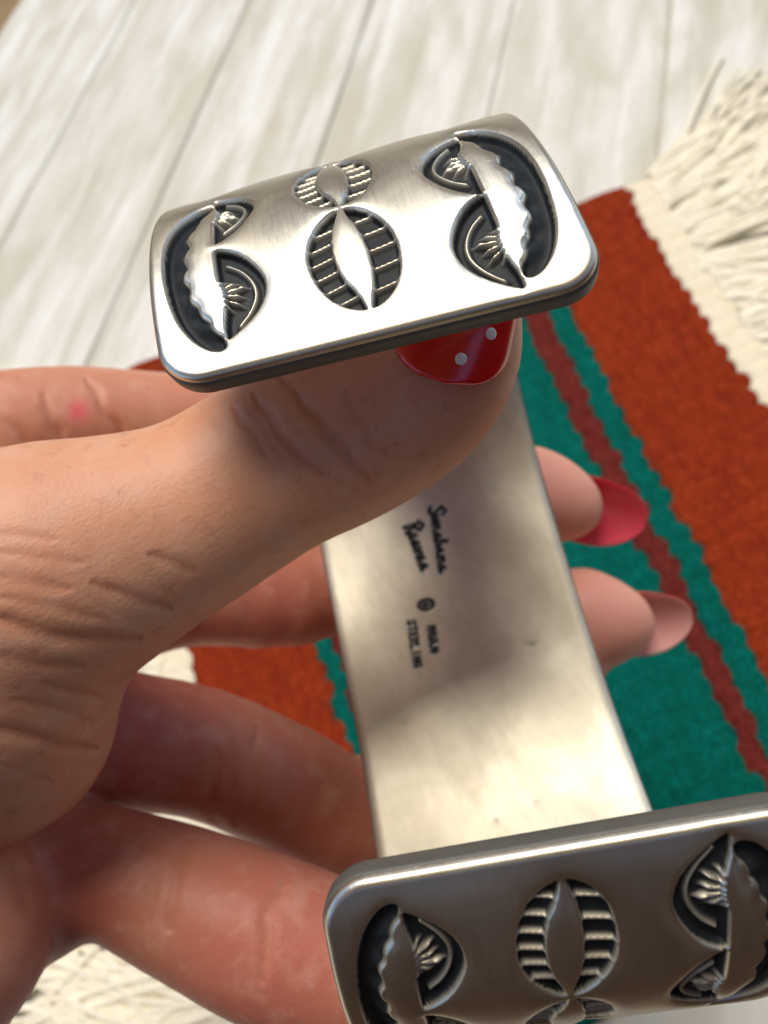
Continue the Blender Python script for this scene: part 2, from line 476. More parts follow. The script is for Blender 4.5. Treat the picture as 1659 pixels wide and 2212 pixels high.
for side in (1, -1):
    ys = np.arange(-1.5, 19.4 if side > 0 else 24.2, .62)
    for k, y in enumerate(ys):
        x0 = float(RE(np.array(y)) + 1.0) if side > 0 else float(LE(np.array(y)) - 1.15)
        base = rng.uniform(-.62, -.1) if side > 0 else rng.uniform(.2, .75)
        if side > 0 and y > 14.5: base += (y - 14.5) * .06
        Vs, Fs, nb = [], [], 0
        L = rng.uniform(6, 9)
        for q in range(14):
            n = 16; t = np.linspace(0, 1, n); aa = base + rng.normal(0, .16)
            cur = rng.normal(0, .3)
            th = aa + cur * t + .20 * np.sin(t * rng.uniform(3, 7) + rng.uniform(0, 6))
            dl = L * rng.uniform(.8, 1.1) / n
            px = x0 + side * np.cumsum(np.cos(th) * dl) - side * dl; py = y + rng.normal(0, .1) + np.cumsum(np.sin(th) * dl)
            pz = .12 + .12 * np.abs(np.sin(t * 3.3 + q)) * rng.uniform(.3, 1.2) + .012 * q
            pz[0] = .15
            V, F = tube_rings(np.stack([px, py, pz], 1), .11 * (1 - .3 * t), 6)
            Vs.append(V); Fs.append(F + nb); nb += len(V)
        mesh('fringe_tassel', np.vstack(Vs) * CM, np.vstack(Fs), YARN, rug)

# ------------------------------------------------------------------ the silver cuff
CX_ = np.array([.4306, .1148, 7.7001, -.0873, -.0962, .0141, 3.0936, 4.4854, 2.9127, 2.373, 2.4885, 2.5837, -1.5384, 4.0869, .3652, -.0172, 1.9166, -.0114, -.0175])
MS = .218                                    # where the marks start along the band


def rotv(r):
    th = np.linalg.norm(r) + 1e-12; k = r / th; K = np.array([[0, -k[2], k[1]], [k[2], 0, -k[0]], [-k[1], k[0], 0]])
    return np.eye(3) + np.sin(th) * K + (1 - np.cos(th)) * K @ K


a0 = np.array([.951, .234, -.203]); a0 /= np.linalg.norm(a0)
u0 = np.array([-.138, .906, .401]); u0 -= a0 * (u0 @ a0); u0 /= np.linalg.norm(u0)
v0 = np.cross(a0, u0); v0 = v0 if v0[2] > 0 else -v0
RR = rotv(CX_[3:6]); AX, UX, VX = RR @ a0, RR @ u0, RR @ v0
TH = .23
_th = np.linspace(CX_[12], CX_[13], 4000)
_c, _s = np.cos(_th), np.sin(_th)
_wT, _wB = 1 / (1 + np.exp(-_c * 6)), 1 / (1 + np.exp(-_s * 6))
_n = CX_[10] * _wT + CX_[11] * (1 - _wT)
_U = (CX_[6] * _wT + CX_[7] * (1 - _wT)) * np.sign(_c) * abs(_c) ** (2 / _n)
_V = (CX_[9] * _wB + CX_[8] * (1 - _wB)) * np.sign(_s) * abs(_s) ** (2 / _n)
_S = np.r_[0, np.cumsum(np.hypot(np.diff(_U), np.diff(_V)))]
LEN = _S[-1] - .11
_s2 = np.linspace(0, LEN, 1500); _U = np.interp(_s2, _S, _U); _V = np.interp(_s2, _S, _V)
_k = np.ones(25) / 25
_du = np.convolve(np.pad(np.gradient(_U), 12, 'edge'), _k, 'valid'); _dv = np.convolve(np.pad(np.gradient(_V), 12, 'edge'), _k, 'valid')
_l = np.hypot(_du, _dv); _nu, _nv = _dv / _l, -_du / _l
if (_nu * _U + _nv * _V).mean() < 0: _nu, _nv = -_nu, -_nv


def cuff_pt(s, wd, h):
    """s along the band from the upper end, wd across, h outwards from the outer skin; cm, camera axes"""
    Us, Vs = np.interp(s, _s2, _U), np.interp(s, _s2, _V); nu, nv = np.interp(s, _s2, _nu), np.interp(s, _s2, _nv)
    f = s / LEN
    ax = CX_[14] * (f - .5) + CX_[16] * ((f - .5) ** 2 - .08) + wd * (1 + CX_[15] * (2 * f - 1))
    tw = (CX_[17] * (1 - 2 * f) + CX_[18] * (2 * f - 1) ** 2) * wd
    return CX_[:3] + (Us + nu * h + tw)[..., None] * UX + (Vs + nv * h)[..., None] * VX + ax[..., None] * AX


def smooth_poly(P, it=2):
    P = np.array(P, float)
    for _ in range(it):
        Q = np.roll(P, -1, 0); P = np.stack([.75 * P + .25 * Q, .25 * P + .75 * Q], 1).reshape(-1, 2)
    return P


def sdist(P, x, y):
    """signed distance (inside positive) to a closed outline"""
    d = np.full(x.shape, 1e9); ins = np.zeros(x.shape, bool)
    for a, b in zip(P, np.roll(P, -1, 0)):
        ab = b - a; t = np.clip(((x - a[0]) * ab[0] + (y - a[1]) * ab[1]) / (ab @ ab + 1e-12), 0, 1)
        d = np.minimum(d, np.hypot(x - a[0] - t * ab[0], y - a[1] - t * ab[1]))
        if a[1] != b[1]:
            c = ((a[1] > y) != (b[1] > y)) & (x < (b[0] - a[0]) * (y - a[1]) / (b[1] - a[1]) + a[0]); ins ^= c
    return np.where(ins, d, -d)


def segd(P, x, y):
    d = np.full(x.shape, 1e9)
    for a, b in zip(P[:-1], P[1:]):
        a = np.array(a, float); ab = np.array(b, float) - a; t = np.clip(((x - a[0]) * ab[0] + (y - a[1]) * ab[1]) / (ab @ ab + 1e-12), 0, 1)
        d = np.minimum(d, np.hypot(x - a[0] - t * ab[0], y - a[1] - t * ab[1]))
    return d


def ss(e0, e1, x):
    t = np.clip((x - e0) / (e1 - e0), 0, 1); return t * t * (3 - 2 * t)


OV = smooth_poly([(0, .20), (-.14, .25), (-.26, .38), (-.325, .58), (-.33, .80), (-.26, 1.0), (-.12, 1.18), (0, 1.245), (.12, 1.19), (.25, 1.02), (.32, .80), (.31, .56), (.25, .37), (.13, .24)], 2)
LENS = smooth_poly([(.0, .18), (-.035, .36), (-.11, .50), (-.135, .72), (-.11, .92), (-.05, 1.1), (0, 1.27), (.025, 1.1), (.075, .95), (.10, .72), (.085, .45), (.035, .3)], 1)
CRO = [(-.99, .20), (-1.06, .17), (-1.16, .22), (-1.27, .36), (-1.35, .58), (-1.385, .90), (-1.39, 1.17), (-1.36, 1.47), (-1.27, 1.72), (-1.14, 1.92), (-1.0, 2.0)]
CRI = [(-.95, 1.93), (-1.05, 1.66), (-1.12, 1.46), (-1.16, 1.36), (-1.14, 1.25), (-1.19, 1.10), (-1.17, 1.01), (-1.21, .90), (-1.17, .80), (-1.19, .70), (-1.12, .62), (-1.14, .52), (-1.05, .46), (-1.05, .37), (-1.0, .30)]
CR = smooth_poly(CRO + CRI, 2)
FAN = smooth_poly([(-.985, 1.13), (-.88, 1.09), (-.76, .98), (-.66, .80), (-.625, .66), (-.66, .50), (-.76, .37), (-.90, .27), (-1.0, .22), (-1.005, .36), (-.965, .50), (-.96, .62), (-.985, .78), (-.985, .98)], 1)
FANR = [(-.90, .93), (-.80, .84), (-.73, .70), (-.725, .57), (-.79, .44), (-.89, .34)]


def open_smooth(P, it=2):
    P = np.array(P, float)
    for _ in range(it):
        Q = np.stack([.75 * P[:-1] + .25 * P[1:], .25 * P[:-1] + .75 * P[1:]], 1).reshape(-1, 2); P = np.vstack([P[:1], Q, P[-1:]])
    return P


FANR = open_smooth(FANR)


def fan_h(x, y):
    """half-round fan stamp: groove, ridge, rays; returns depth, dark, inside mask"""
    sd = sdist(FAN, x, y); ins = sd > 0
    base = .075 * ss(0, .038, sd)
    rd = segd(FANR, x, y)
    ridge = .05 * np.exp(-(rd / .017) ** 2)
    ang = np.arctan2(y - .65, x + 1.05); rr = np.hypot(x + 1.05, y - .65)
    ray = np.zeros_like(x)
    for a, rl in ((-.86, .24), (-.55, .29), (-.20, .27), (.12, .31), (.44, .26), (.80, .22)):
        dd = np.abs(np.sin(ang - a)) * rr
        ray = np.maximum(ray, np.exp(-(dd / .012) ** 2) * ss(rl, rl - .09, rr) * (np.cos(ang - a) > 0))
    dep = np.maximum(base - ridge * ins - .058 * ray * ins, 0)
    dark = ins * ss(.01, .03, dep) * (1 - .8 * np.exp(-(rd / .012) ** 2)) * (1 - .9 * ray)
    return dep, dark, sd > -.02


def oval_h(x, y):
    so = sdist(OV, x, y); sl_ = sdist(LENS, x, y); ins = (so > 0) & (sl_ < 0)
    base = .07 * ss(0, .03, so) * ss(0, .022, -sl_)
    ridge = np.zeros_like(x)
    for sgn in (-1, 1):
        for q in np.linspace(.36, 1.04, 6 if sgn < 0 else 5):
            c = y - q - (.16 if sgn < 0 else -.10) * (abs(x) - .1) * (-1 if sgn < 0 else -1) * .9 - .12 * x
            ridge = np.maximum(ridge, np.exp(-(c / .015) ** 2) * (x * sgn > 0))
    dep = base * (1 - .62 * ridge); dark = ins * ss(.012, .03, base) * (1 - .85 * ridge)
    return np.where(ins, dep, 0), np.where(ins, dark, 0), (so > -.02) & (sl_ < .02)


def cres_h(x, y):
    sd = sdist(CR, x, y); ins = sd > 0
    so = segd(CRO, x, y)
    dep = ss(0, .042, sd) * (.085 - .045 * ss(.05, .2, so))
    dep += ins * ss(.08, .15, so) * .014 * np.sin(y * 25 + 1.0)
    return dep * ins, ins * ss(.012, .035, dep), sd > -.02


def relief(wd, s, jit=0.):
    """stamp relief on the outer face: depth, oxide, stamp id; s is the distance from the nearer end"""
    dep = np.zeros_like(wd); ox = np.zeros_like(wd); idd = np.zeros(wd.shape, int); near = np.zeros_like(wd)
    nid = 0

    def add(fn, x, y, k):
        nonlocal dep, ox, idd
        box = (x > -1.45) & (x < .4) & (y > 0.1) & (y < 2.1)
        if not box.any(): return
        d, o, i = fn(x[box], y[box])
        D = np.zeros_like(dep); O = np.zeros_like(dep); I = np.zeros(dep.shape, bool); D[box] = d; O[box] = o; I[box] = i
        idd[I & ((idd == 0) | (D > 0))] = k; dep = np.maximum(dep, D); ox = np.maximum(ox, O)
    smax = s.max(); n = int(smax // 1.03) + 1; k = 1
    for r in range(n):
        off = 1.045 * r
        add(oval_h, wd, s - off, k); k += 1
    for r in range(int(smax // 2.1) + 1):
        off = 2.12 * r
        for sg, sh in ((1, 0.), (-1, -.03)):
            add(cres_h, wd * sg, s - off - sh, k); k += 1
            fs = 0 if sg > 0 else -.17
            add(fan_h, wd * sg, s - off - fs - .02, k); k += 1
            # the second fan of the pair is the same stamp turned over
            add(fan_h, wd * sg, (2.31 + fs * 1.4) - (s - off), k); k += 1
    return dep, ox, idd


cuff = empty('cuff_bracelet', tuple(c2w(CX_[:3])[0]))
tag(cuff, 'wide silver cuff bracelet stamped with blackened crescents and ovals, held in the hand', 'bracelet')

HW = 1.5; RC = .31
fine, coarse = .0095, .045
sA = np.r_[np.linspace(0, .12, 16), np.arange(.13, 2.75, fine)]
sM = np.arange(2.75 + .03, LEN - 2.75, .03)
S_all = np.r_[sA, sM, (LEN - sA)[::-1]]
NW = 316
wn_ = np.linspace(-1, 1, NW)
wn_ = np.sign(wn_) * (1 - (1 - abs(wn_)) ** 1.0)


def half_w(s):
    e = np.minimum(s, LEN - s); q = np.clip(1 - e / RC, 0, 1)
    return HW - RC + RC * np.sqrt(np.clip(1 - q ** 2, 0, 1))


SS, WN = np.meshgrid(S_all, wn_, indexing='ij')
WD = WN * half_w(SS)
E_ = np.minimum(SS, LEN - SS)
up = SS < LEN / 2
dep = np.zeros_like(SS); ox = np.zeros_like(SS); idd = np.zeros(SS.shape, int)
nA = len(sA)
d1, o1, i1 = relief(WD[:nA], E_[:nA]); dep[:nA], ox[:nA], idd[:nA] = d1, o1, i1
d2, o2, i2 = relief(WD[-nA:], E_[-nA:]); dep[-nA:], ox[-nA:], idd[-nA:] = d2, o2, np.where(i2 > 0, i2 + 100, 0)
nm = len(sM); hm = nm // 2
for sl0, add in ((slice(nA, nA + hm), 200), (slice(nA + hm, nA + nm), 300)):
    d3, o3, i3 = relief(WD[sl0], E_[sl0]); dep[sl0], ox[sl0], idd[sl0] = d3, o3, np.where(i3 > 0, i3 + add, 0)


def blur(A, k0, k1):
    for ax, k in ((0, k0), (1, k1)):
        if k < 1: continue
        ker = np.hanning(2 * k + 3)[1:-1]; ker /= ker.sum()
        A = np.apply_along_axis(lambda r: np.convolve(np.pad(r, len(ker) // 2, 'edge'), ker, 'valid'), ax, A)
    return A


msk = (idd > 0).astype(float)
dish = np.zeros_like(msk)
for sl0 in (slice(0, nA), slice(-nA, None)):
    dish[sl0] = blur(msk[sl0], 14, 14) * .022 + blur(msk[sl0], 4, 4) * .012
# rounded rim: distance to the rounded outline
cx = np.clip(abs(WD) - (HW - RC), 0, None); cs = np.clip(RC - E_, 0, None)
rim = np.where((cx > 0) & (cs > 0), RC - np.hypot(cx, cs), np.minimum(HW - abs(WD), E_))
rim = np.clip(rim, 0, None)
RB = .055
round_ = np.where(rim < RB, RB - np.sqrt(np.clip(RB ** 2 - (RB - rim) ** 2, 0, None)), 0)
wav = .006 * np.sin(SS * 3.1 + WD * 1.3) + .004 * np.sin(WD * 5 + SS * 1.7)
Hh = -1.0 * dep - .6 * dish - round_ - .012 * ss(.25, 0, rim) + wav * ss(0, .3, rim)
Vo = c2w(cuff_pt(SS, WD, Hh).reshape(-1, 3))
Fo = grid_faces(len(S_all), NW)
att = {'oxide': ox.ravel(), 'across': WD.ravel(), 'along': SS.ravel()}
fid = idd.ravel()[Fo].max(1)
p0 = c2w(cuff_pt(np.array([LEN / 2]), np.array([0.]), np.array([0.])))[0]


def orient(V, F, inner=False):
    k = len(F) // 2; a, b, c = V[F[k, 0]], V[F[k, 1]], V[F[k, 2]]
    nrm = np.cross(b - a, c - a); cen = c2w(CX_[:3])[0]
    return F if ((nrm @ (a - cen)) > 0) != inner else F[:, ::-1]


Fo = orient(Vo, Fo)
fid = idd.ravel()[Fo].max(1)
cuff_body = sub_mesh('band', Vo, Fo, fid == 0, SILVER, cuff, att)
for k in np.unique(fid[fid > 0]):
    kk = k % 100; q = (fid == k)
    if k >= 200: continue
    nO = int(2.75 // 1.03) + 1
    nm_ = 'oval_stamp' if kk <= nO else ('crescent_stamp', 'fan_stamp', 'fan_stamp')[(kk - nO - 1) % 3]
    sub_mesh(nm_, Vo, Fo, q, SILVER, cuff, att)
q = fid >= 200
sub_mesh('stamped_pattern', Vo, Fo, q, SILVER, cuff, att)['kind'] = 'stuff'

# inner face with the maker's marks
GLY = {'S': [[(.9, .15), (.5, 0), (.1, .2), (.5, .5), (.9, .8), (.5, 1), (.1, .85)]], 'T': [[(0, 0), (1, 0)], [(.5, 0), (.5, 1)]],
       'E': [[(.9, 0), (.1, 0), (.1, 1), (.9, 1)], [(.1, .5), (.7, .5)]], 'R': [[(.1, 1), (.1, 0), (.8, .1), (.8, .4), (.1, .5), (.9, 1)]],
       'L': [[(.1, 0), (.1, 1), (.9, 1)]], 'I': [[(.5, 0), (.5, 1)]], 'N': [[(.1, 1), (.1, 0), (.9, 1), (.9, 0)]],
       'G': [[(.9, .15), (.5, 0), (.1, .3), (.1, .75), (.5, 1), (.9, .8), (.9, .55), (.55, .55)]],
       'V': [[(0, 0), (.5, 1), (1, 0)]], 'A': [[(0, 1), (.5, 0), (1, 1)], [(.2, .65), (.8, .65)]], 'J': [[(.8, 0), (.8, .8), (.4, 1), (.1, .8)]], 'O': [[(.5, 0), (.1, .5), (.5, 1), (.9, .5), (.5, 0)]],
       's_': [[(.0, .95), (.6, .5), (.75, .9), (.1, 1), (1, .95)]], 'u_': [[(0, .95), (.15, .5), (.2, .95), (.6, .9), (.7, .5), (.75, .95), (1, .95)]],
       'n_': [[(0, .95), (.15, .5), (.2, 1), (.3, .6), (.6, .5), (.7, .95), (1, .95)]], 'h_': [[(0, .9), (.4, .1), (.3, .0), (.2, 1), (.4, .6), (.7, .6), (.75, .95), (1, .95)]],
       'i_': [[(0, .95), (.4, .5), (.45, .95), (1, .95)]], 'e_': [[(0, .95), (.6, .7), (.5, .48), (.2, .7), (.4, .98), (1, .92)]], 'v_': [[(0, .6), (.2, .5), (.4, .98), (.8, .5), (1, .55)]],
       'S_': [[(1, .1), (.6, -.15), (.1, .1), (.5, .45), (.9, .8), (.5, 1.1), (.0, .95)]], 'R_': [[(.1, 1.05), (.2, -.1)], [(-.1, .05), (.6, -.15), (1, .15), (.3, .5), (.9, 1.05)]]}


def text_strokes(glyphs, p0, p1, hgt):
    """glyphs written from p0 to p1 (across, along); letter tops point towards +across"""
    p0, p1 = np.array(p0, float), np.array(p1, float); d = (p1 - p0) / len(glyphs); dn = d / np.linalg.norm(d); upv = np.array([dn[1], -dn[0]])
    out_ = []
    for k, g in enumerate(glyphs):
        cap = 1.18 if k == 0 and g.endswith('_') else 1.
        for st in GLY[g]:
            out_.append([p0 + d * (k + .08 + x * (.84 if not g.endswith('_') else 1.)) + upv * hgt * cap * (.5 - y) for x, y in st])
    return out_


strokes = (text_strokes(['S_', 'u_', 'n_', 's_', 'h_', 'i_', 'n_', 'e_'], (.10, 8.36), (.02, 9.24), .15) +
           text_strokes(['R_', 'e_', 'e_', 'v_', 'e_', 's_'], (-.26, 8.52), (-.19, 9.15), .17) +
           text_strokes(list('STERLING'), (-.545, 9.76), (-.595, 10.37), .10) +
           text_strokes(list('NAVAJO')[:6], (-.315, 9.885), (-.355, 10.24), .10))
sI = np.r_[np.linspace(0, .12, 6), np.arange(.17, 8.4, .06), np.arange(8.4, 10.77, .0125), np.arange(10.8, LEN - .14, .06), np.linspace(LEN - .12, LEN, 6)]
wI = np.r_[np.linspace(-1, -.55, 12)[:-1], np.arange(-.55, .22, .0125 / 1.5), np.linspace(.22, 1, 18)]
SI, WI = np.meshgrid(sI, wI, indexing='ij'); WDI = WI * half_w(SI)
mk = np.zeros_like(SI); reg = (SI > 8.42) & (SI < 10.76) & (WDI > -.85) & (WDI < .35)
x_, y_ = WDI[reg], SI[reg] - MS; inkd = np.zeros_like(x_)
for st in strokes:
    wst = .036 if np.array(st)[:, 1].max() < 9.4 else .022
    inkd = np.maximum(inkd, ss(wst, wst * .5, segd(st, x_, y_)))
er = np.hypot((x_ + .32) / .115, (y_ - 9.61) / .085)
inkd = np.maximum(inkd, ss(1.12, .95, er) * (1 - .35 * np.exp(-((er - .45) / .12) ** 2)))
inkd *= .88 + .12 * np.sin(x_ * 47 + y_ * 11) * np.sin(y_ * 23)
mk[reg] = inkd
E2 = np.minimum(SI, LEN - SI)
cx2 = np.clip(abs(WDI) - (HW - RC), 0, None); cs2 = np.clip(RC - E2, 0, None)
rim2 = np.clip(np.where((cx2 > 0) & (cs2 > 0), RC - np.hypot(cx2, cs2), np.minimum(HW - abs(WDI), E2)), 0, None)
dent = np.zeros_like(SI)
for wc, scn in ((-.12, 12.52), (.36, 12.43), (-.9, 11.2), (.8, 10.6)):
    dent += np.exp(-(((WDI - wc) / .05) ** 2 + ((SI - scn) / .04) ** 2))
HI = -TH + .006 * mk + np.clip(.03 - rim2, 0, None) * .8 + .006 * np.sin(SI * 1.9 + WDI * 2.0) + .006 * np.sin(WDI * 4 - SI * 2.7) + .004 * dent
Vi = c2w(cuff_pt(SI, WDI, HI).reshape(-1, 3)); Fi = orient(Vi, grid_faces(len(sI), len(wI)), True)
ati = {'oxide': np.clip(np.clip(mk * 1.1, 0, 1).ravel() + .5 * np.clip(dent.ravel(), 0, 1) ** 3, 0, 1), 'across': WDI.ravel(), 'along': SI.ravel()}
mkv = mk.ravel(); fm = (mkv[Fi] > .12).any(1)
fc = np.stack([WDI.ravel()[Fi].mean(1), SI.ravel()[Fi].mean(1) - MS], 1)
g1 = fm & (fc[:, 1] < 9.38) & (fc[:, 0] > -.07 - (fc[:, 1] - 8.5) * .03); g2 = fm & (fc[:, 1] < 9.38) & ~g1
g3 = fm & (fc[:, 1] >= 9.38) & (fc[:, 1] < 9.74) & (fc[:, 0] > -.46) & (np.hypot((fc[:, 0] + .32) / .115, (fc[:, 1] - 9.61) / .085) < 1.3)
g4 = fm & (fc[:, 1] >= 9.38) & ~g3 & (fc[:, 0] > -.455); g5 = fm & ~(g1 | g2 | g3 | g4)
sub_mesh('inner_face', Vi, Fi, ~fm, SATIN, cuff, ati)
for gsel, nm_ in ((g1 | g2, 'maker_signature'), (g3, 'round_hallmark'), (g4 | g5, 'metal_hallmark')):
    sub_mesh(nm_, Vi, Fi, gsel, SATIN, cuff, ati)


# side wall joining the two faces
def loop(sarr, warr, top):
    sF = np.asarray(sarr); a_ = []
    n = 1400
    # perimeter as arc: left side, lower end, right side, upper end
    P = []
    for s in np.linspace(0, LEN, 420): P.append((s, -half_w(np.array(s))))
    for q in np.linspace(-1, 1, 60)[1:-1]: P.append((LEN, q * (HW - RC)))
    for s in np.linspace(LEN, 0, 420): P.append((s, half_w(np.array(s))))
    for q in np.linspace(1, -1, 60)[1:-1]: P.append((0., q * (HW - RC)))
    return np.array(P)


def refine_ends():
    e = RC * (1 - np.cos(np.linspace(0, np.pi / 2, 24)))
    s_ = np.r_[e[:-1], np.linspace(RC, LEN - RC, 300), (LEN - e[:-1])[::-1]]
    L = [(s, -float(half_w(np.array(s)))) for s in s_]
    Rr = [(s, float(half_w(np.array(s)))) for s in s_[::-1]]
    b = [(LEN, q * (HW - RC)) for q in np.linspace(-1, 1, 50)[1:-1]]; t = [(0., q * (HW - RC)) for q in np.linspace(1, -1, 50)[1:-1]]
    return np.array(L + b + Rr + t)


LP = refine_ends()
# outward direction in the (across, along) plane
Tn = np.roll(LP, -1, 0) - np.roll(LP, 1, 0); Nn = np.stack([-Tn[:, 1], Tn[:, 0]], 1); Nn /= np.linalg.norm(Nn, axis=1)[:, None] + 1e-9
cen_ = np.array([LEN / 2, 0]);
if ((Nn * (LP - cen_)).sum(1)).mean() < 0: Nn = -Nn
prof = [(-RB - .012, 0.0), (-RB - .02, .010), (-RB - .035, .014), (-TH + .03, .012), (-TH + .022, .004), (-TH + .024, 0.)]
rings = []
for hh, oo in prof:
    q = LP + Nn * oo
    sc_, wc_ = np.clip(q[:, 0], -.02, LEN + .02), q[:, 1]
    P = cuff_pt(np.clip(sc_, 0, LEN), wc_, np.full(len(q), hh))
    # push past the ends along the tangent
    for e_, sgn in ((0., -1), (LEN, 1)):
        ex = (sc_ - e_) * sgn; selx = ex > 0
        t_ = cuff_pt(np.array([min(max(e_, .02), LEN - .02) + .01]), np.array([0.]), np.array([0.])) - cuff_pt(np.array([min(max(e_, .02), LEN - .02) - .01]), np.array([0.]), np.array([0.]))
        t_ = t_[0] / np.linalg.norm(t_[0]) * sgn
        P[selx] += ex[selx][:, None] * t_
    rings.append(P)
Vw = c2w(np.concatenate(rings)); n = len(LP); nr = len(rings)
i = np.arange(nr - 1)[:, None]; j = np.arange(n)[None]
Fw = np.stack(np.broadcast_arrays(i * n + j, i * n + (j + 1) % n, (i + 1) * n + (j + 1) % n, (i + 1) * n + j), -1).reshape(-1, 4)
mesh('rim', Vw, Fw, SILVER, cuff, attrs={'oxide': np.full(len(Vw), .85), 'across': np.tile(LP[:, 0], nr), 'along': np.tile(LP[:, 1], nr)})

# ------------------------------------------------------------------ the hand
chains = {
    'index': [(-420, 1180, 8.7, 1.0), (-60, 985, 9.3, .88), (120, 935, 9.7, .80), (250, 925, 9.95, .74), (420, 925, 10.3, .71), (600, 890, 10.75, .68), (760, 840, 11.0, .62), (860, 810, 11.1, .5)],
    'middle': [(-160, 1330, 9.3, 1.0), (120, 1320, 9.8, .88), (400, 1272, 10.4, .76), (640, 1280, 10.9, .73), (900, 1190, 11.1, .70), (1080, 1090, 11.05, .70), (1130, 1070, 10.95, .68), (1180, 1078, 10.9, .60), (1220, 1090, 10.9, .47), (1238, 1096, 10.9, .36)],
    'ring': [(-80, 1520, 9.0, 1.0), (200, 1588, 9.2, .82), (430, 1622, 9.7, .77), (620, 1700, 10.1, .77), (780, 1768, 10.4, .76), (1000, 1620, 10.9, .76), (1170, 1440, 11.0, .74), (1240, 1345, 10.95, .73), (1290, 1343, 10.9, .62), (1328, 1344, 10.9, .48), (1350, 1346, 10.9, .36)],
    'pinky': [(-60, 1850, 8.3, .80), (215, 1878, 8.15, .62), (400, 1946, 8.05, .70), (600, 2034, 7.9, .77), (790, 2100, 7.9, .72), (960, 2130, 8.1, .6)],
    'thumb': [(-420, 1640, 6.9, 1.5), (20, 1290, 6.7, 1.22), (230, 1190, 6.75, .98), (420, 1110, 6.8, .81), (600, 1003, 6.8, .77), (745, 948, 6.75, .72), (880, 875, 6.55, .645), (960, 780, 6.35, .575), (985, 690, 6.2, .50)],
}
palm = [[(-420, 1640, 6.9, 1.5), (-40, 1480, 6.9, 1.15)], [(-40, 1480, 6.9, 1.15), (10, 1600, 7.15, .86)],
        [(-1300, 1900, 7.4, 2.2), (-420, 1640, 7.2, 1.6)], [(-1300, 1900, 7.6, 2.2), (-420, 1250, 8.9, 1.2)],
        [(-420, 1180, 8.7, 1.1), (-160, 1330, 9.2, 1.05)], [(-160, 1330, 9.2, 1.05), (-80, 1520, 8.9, 1.05)], [(-80, 1520, 8.9, 1.0), (-50, 1810, 8.3, .75)],
        [(-700, 1700, 8.2, 1.5), (-130, 1720, 8.4, .8)], [(-60, 1800, 8.3, .7), (95, 1890, 8.2, .66)], [(-60, 1900, 8.1, .7), (75, 1960, 8.0, .50)],
        [(20, 1290, 7.2, .9), (-130, 1180, 8.6, 1.0)], [(-200, 1100, 8.0, 1.0), (-60, 1250, 9.2, .9)],
        [(-1300, 2100, 7.2, 1.9), (-250, 2050, 7.2, 1.1)], [(-250, 2010, 7.1, .95), (-95, 1990, 7.1, .66)], [(-200, 2200, 7.0, .9), (-110, 2100, 7.0, .66)]]
h_ = .033
lo_, hi_ = np.array([-8.5, -7.2, 4.6]), np.array([4.4, 3.0, 12.3])
nx, ny, nz = [int(v) for v in np.ceil((hi_ - lo_) / h_)]
gxs = [lo_[k] + np.arange(n) * h_ for k, n in enumerate((nx, ny, nz))]


def add_cone(field, A, B, k):
    pa, pb = pt(*A[:3]), pt(*B[:3]); ra, rb = A[3], B[3]
    rm = max(ra, rb) + k + .15
    l = np.minimum(pa, pb) - rm; u = np.maximum(pa, pb) + rm
    i0 = np.clip(((l - lo_) / h_).astype(int), 0, (nx, ny, nz)); i1 = np.clip(((u - lo_) / h_).astype(int) + 2, 0, (nx, ny, nz))
    if (i1 <= i0).any(): return
    sl = tuple(slice(a, b) for a, b in zip(i0, i1))
    X = gxs[0][sl[0]][:, None, None].astype(np.float32); Y = gxs[1][sl[1]][None, :, None].astype(np.float32); Z = gxs[2][sl[2]][None, None].astype(np.float32)
    ab = pb - pa; L2 = ab @ ab
    t = np.clip(((X - pa[0]) * ab[0] + (Y - pa[1]) * ab[1] + (Z - pa[2]) * ab[2]) / L2, 0, 1)
    d = np.sqrt((X - pa[0] - t * ab[0]) ** 2 + (Y - pa[1] - t * ab[1]) ** 2 + (Z - pa[2] - t * ab[2]) ** 2) - (ra + (rb - ra) * (t * t * (3 - 2 * t) * .5 + t * .5))
    f = field[sl]
    hh = np.maximum(k - np.abs(f - d), 0) / k
    field[sl] = np.minimum(f, d) - hh * hh * k * .25


def new_field(): return np.full((nx, ny, nz), 5., np.float32)


def spline(ch, sub=3):
    P = np.array(ch, float); out_ = []
    Q = np.vstack([2 * P[0] - P[1], P, 2 * P[-1] - P[-2]])
    for i in range(1, len(Q) - 2):
        for t in np.arange(sub) / sub:
            a, b, c, d = Q[i - 1:i + 3]
            out_.append(.5 * ((2 * b) + (c - a) * t + (2 * a - 5 * b + 4 * c - d) * t * t + (3 * b - 3 * c + d - a) * t ** 3))
    out_.append(P[-1]); return out_


def smin(a, b, k):
    hh = np.maximum(k - np.abs(a - b), 0) / k; return np.minimum(a, b) - hh * hh * k * .25


tot = new_field()
for A, B in palm: add_cone(tot, A, B, .5)
digits = None
for nm_, ch in chains.items():
    f = new_field(); s_ = spline(ch)
    for A, B in zip(s_[:-1], s_[1:]): add_cone(f, A, B, .10)
    digits = f if digits is None else smin(digits, f, .10)
    del f
tot = smin(tot, digits, .22); del digits
for ax in range(3):                            # close the surface where it leaves the block
    idx = [slice(None)] * 3
    for e in (0, -1): idx[ax] = e; tot[tuple(idx)] = 1.


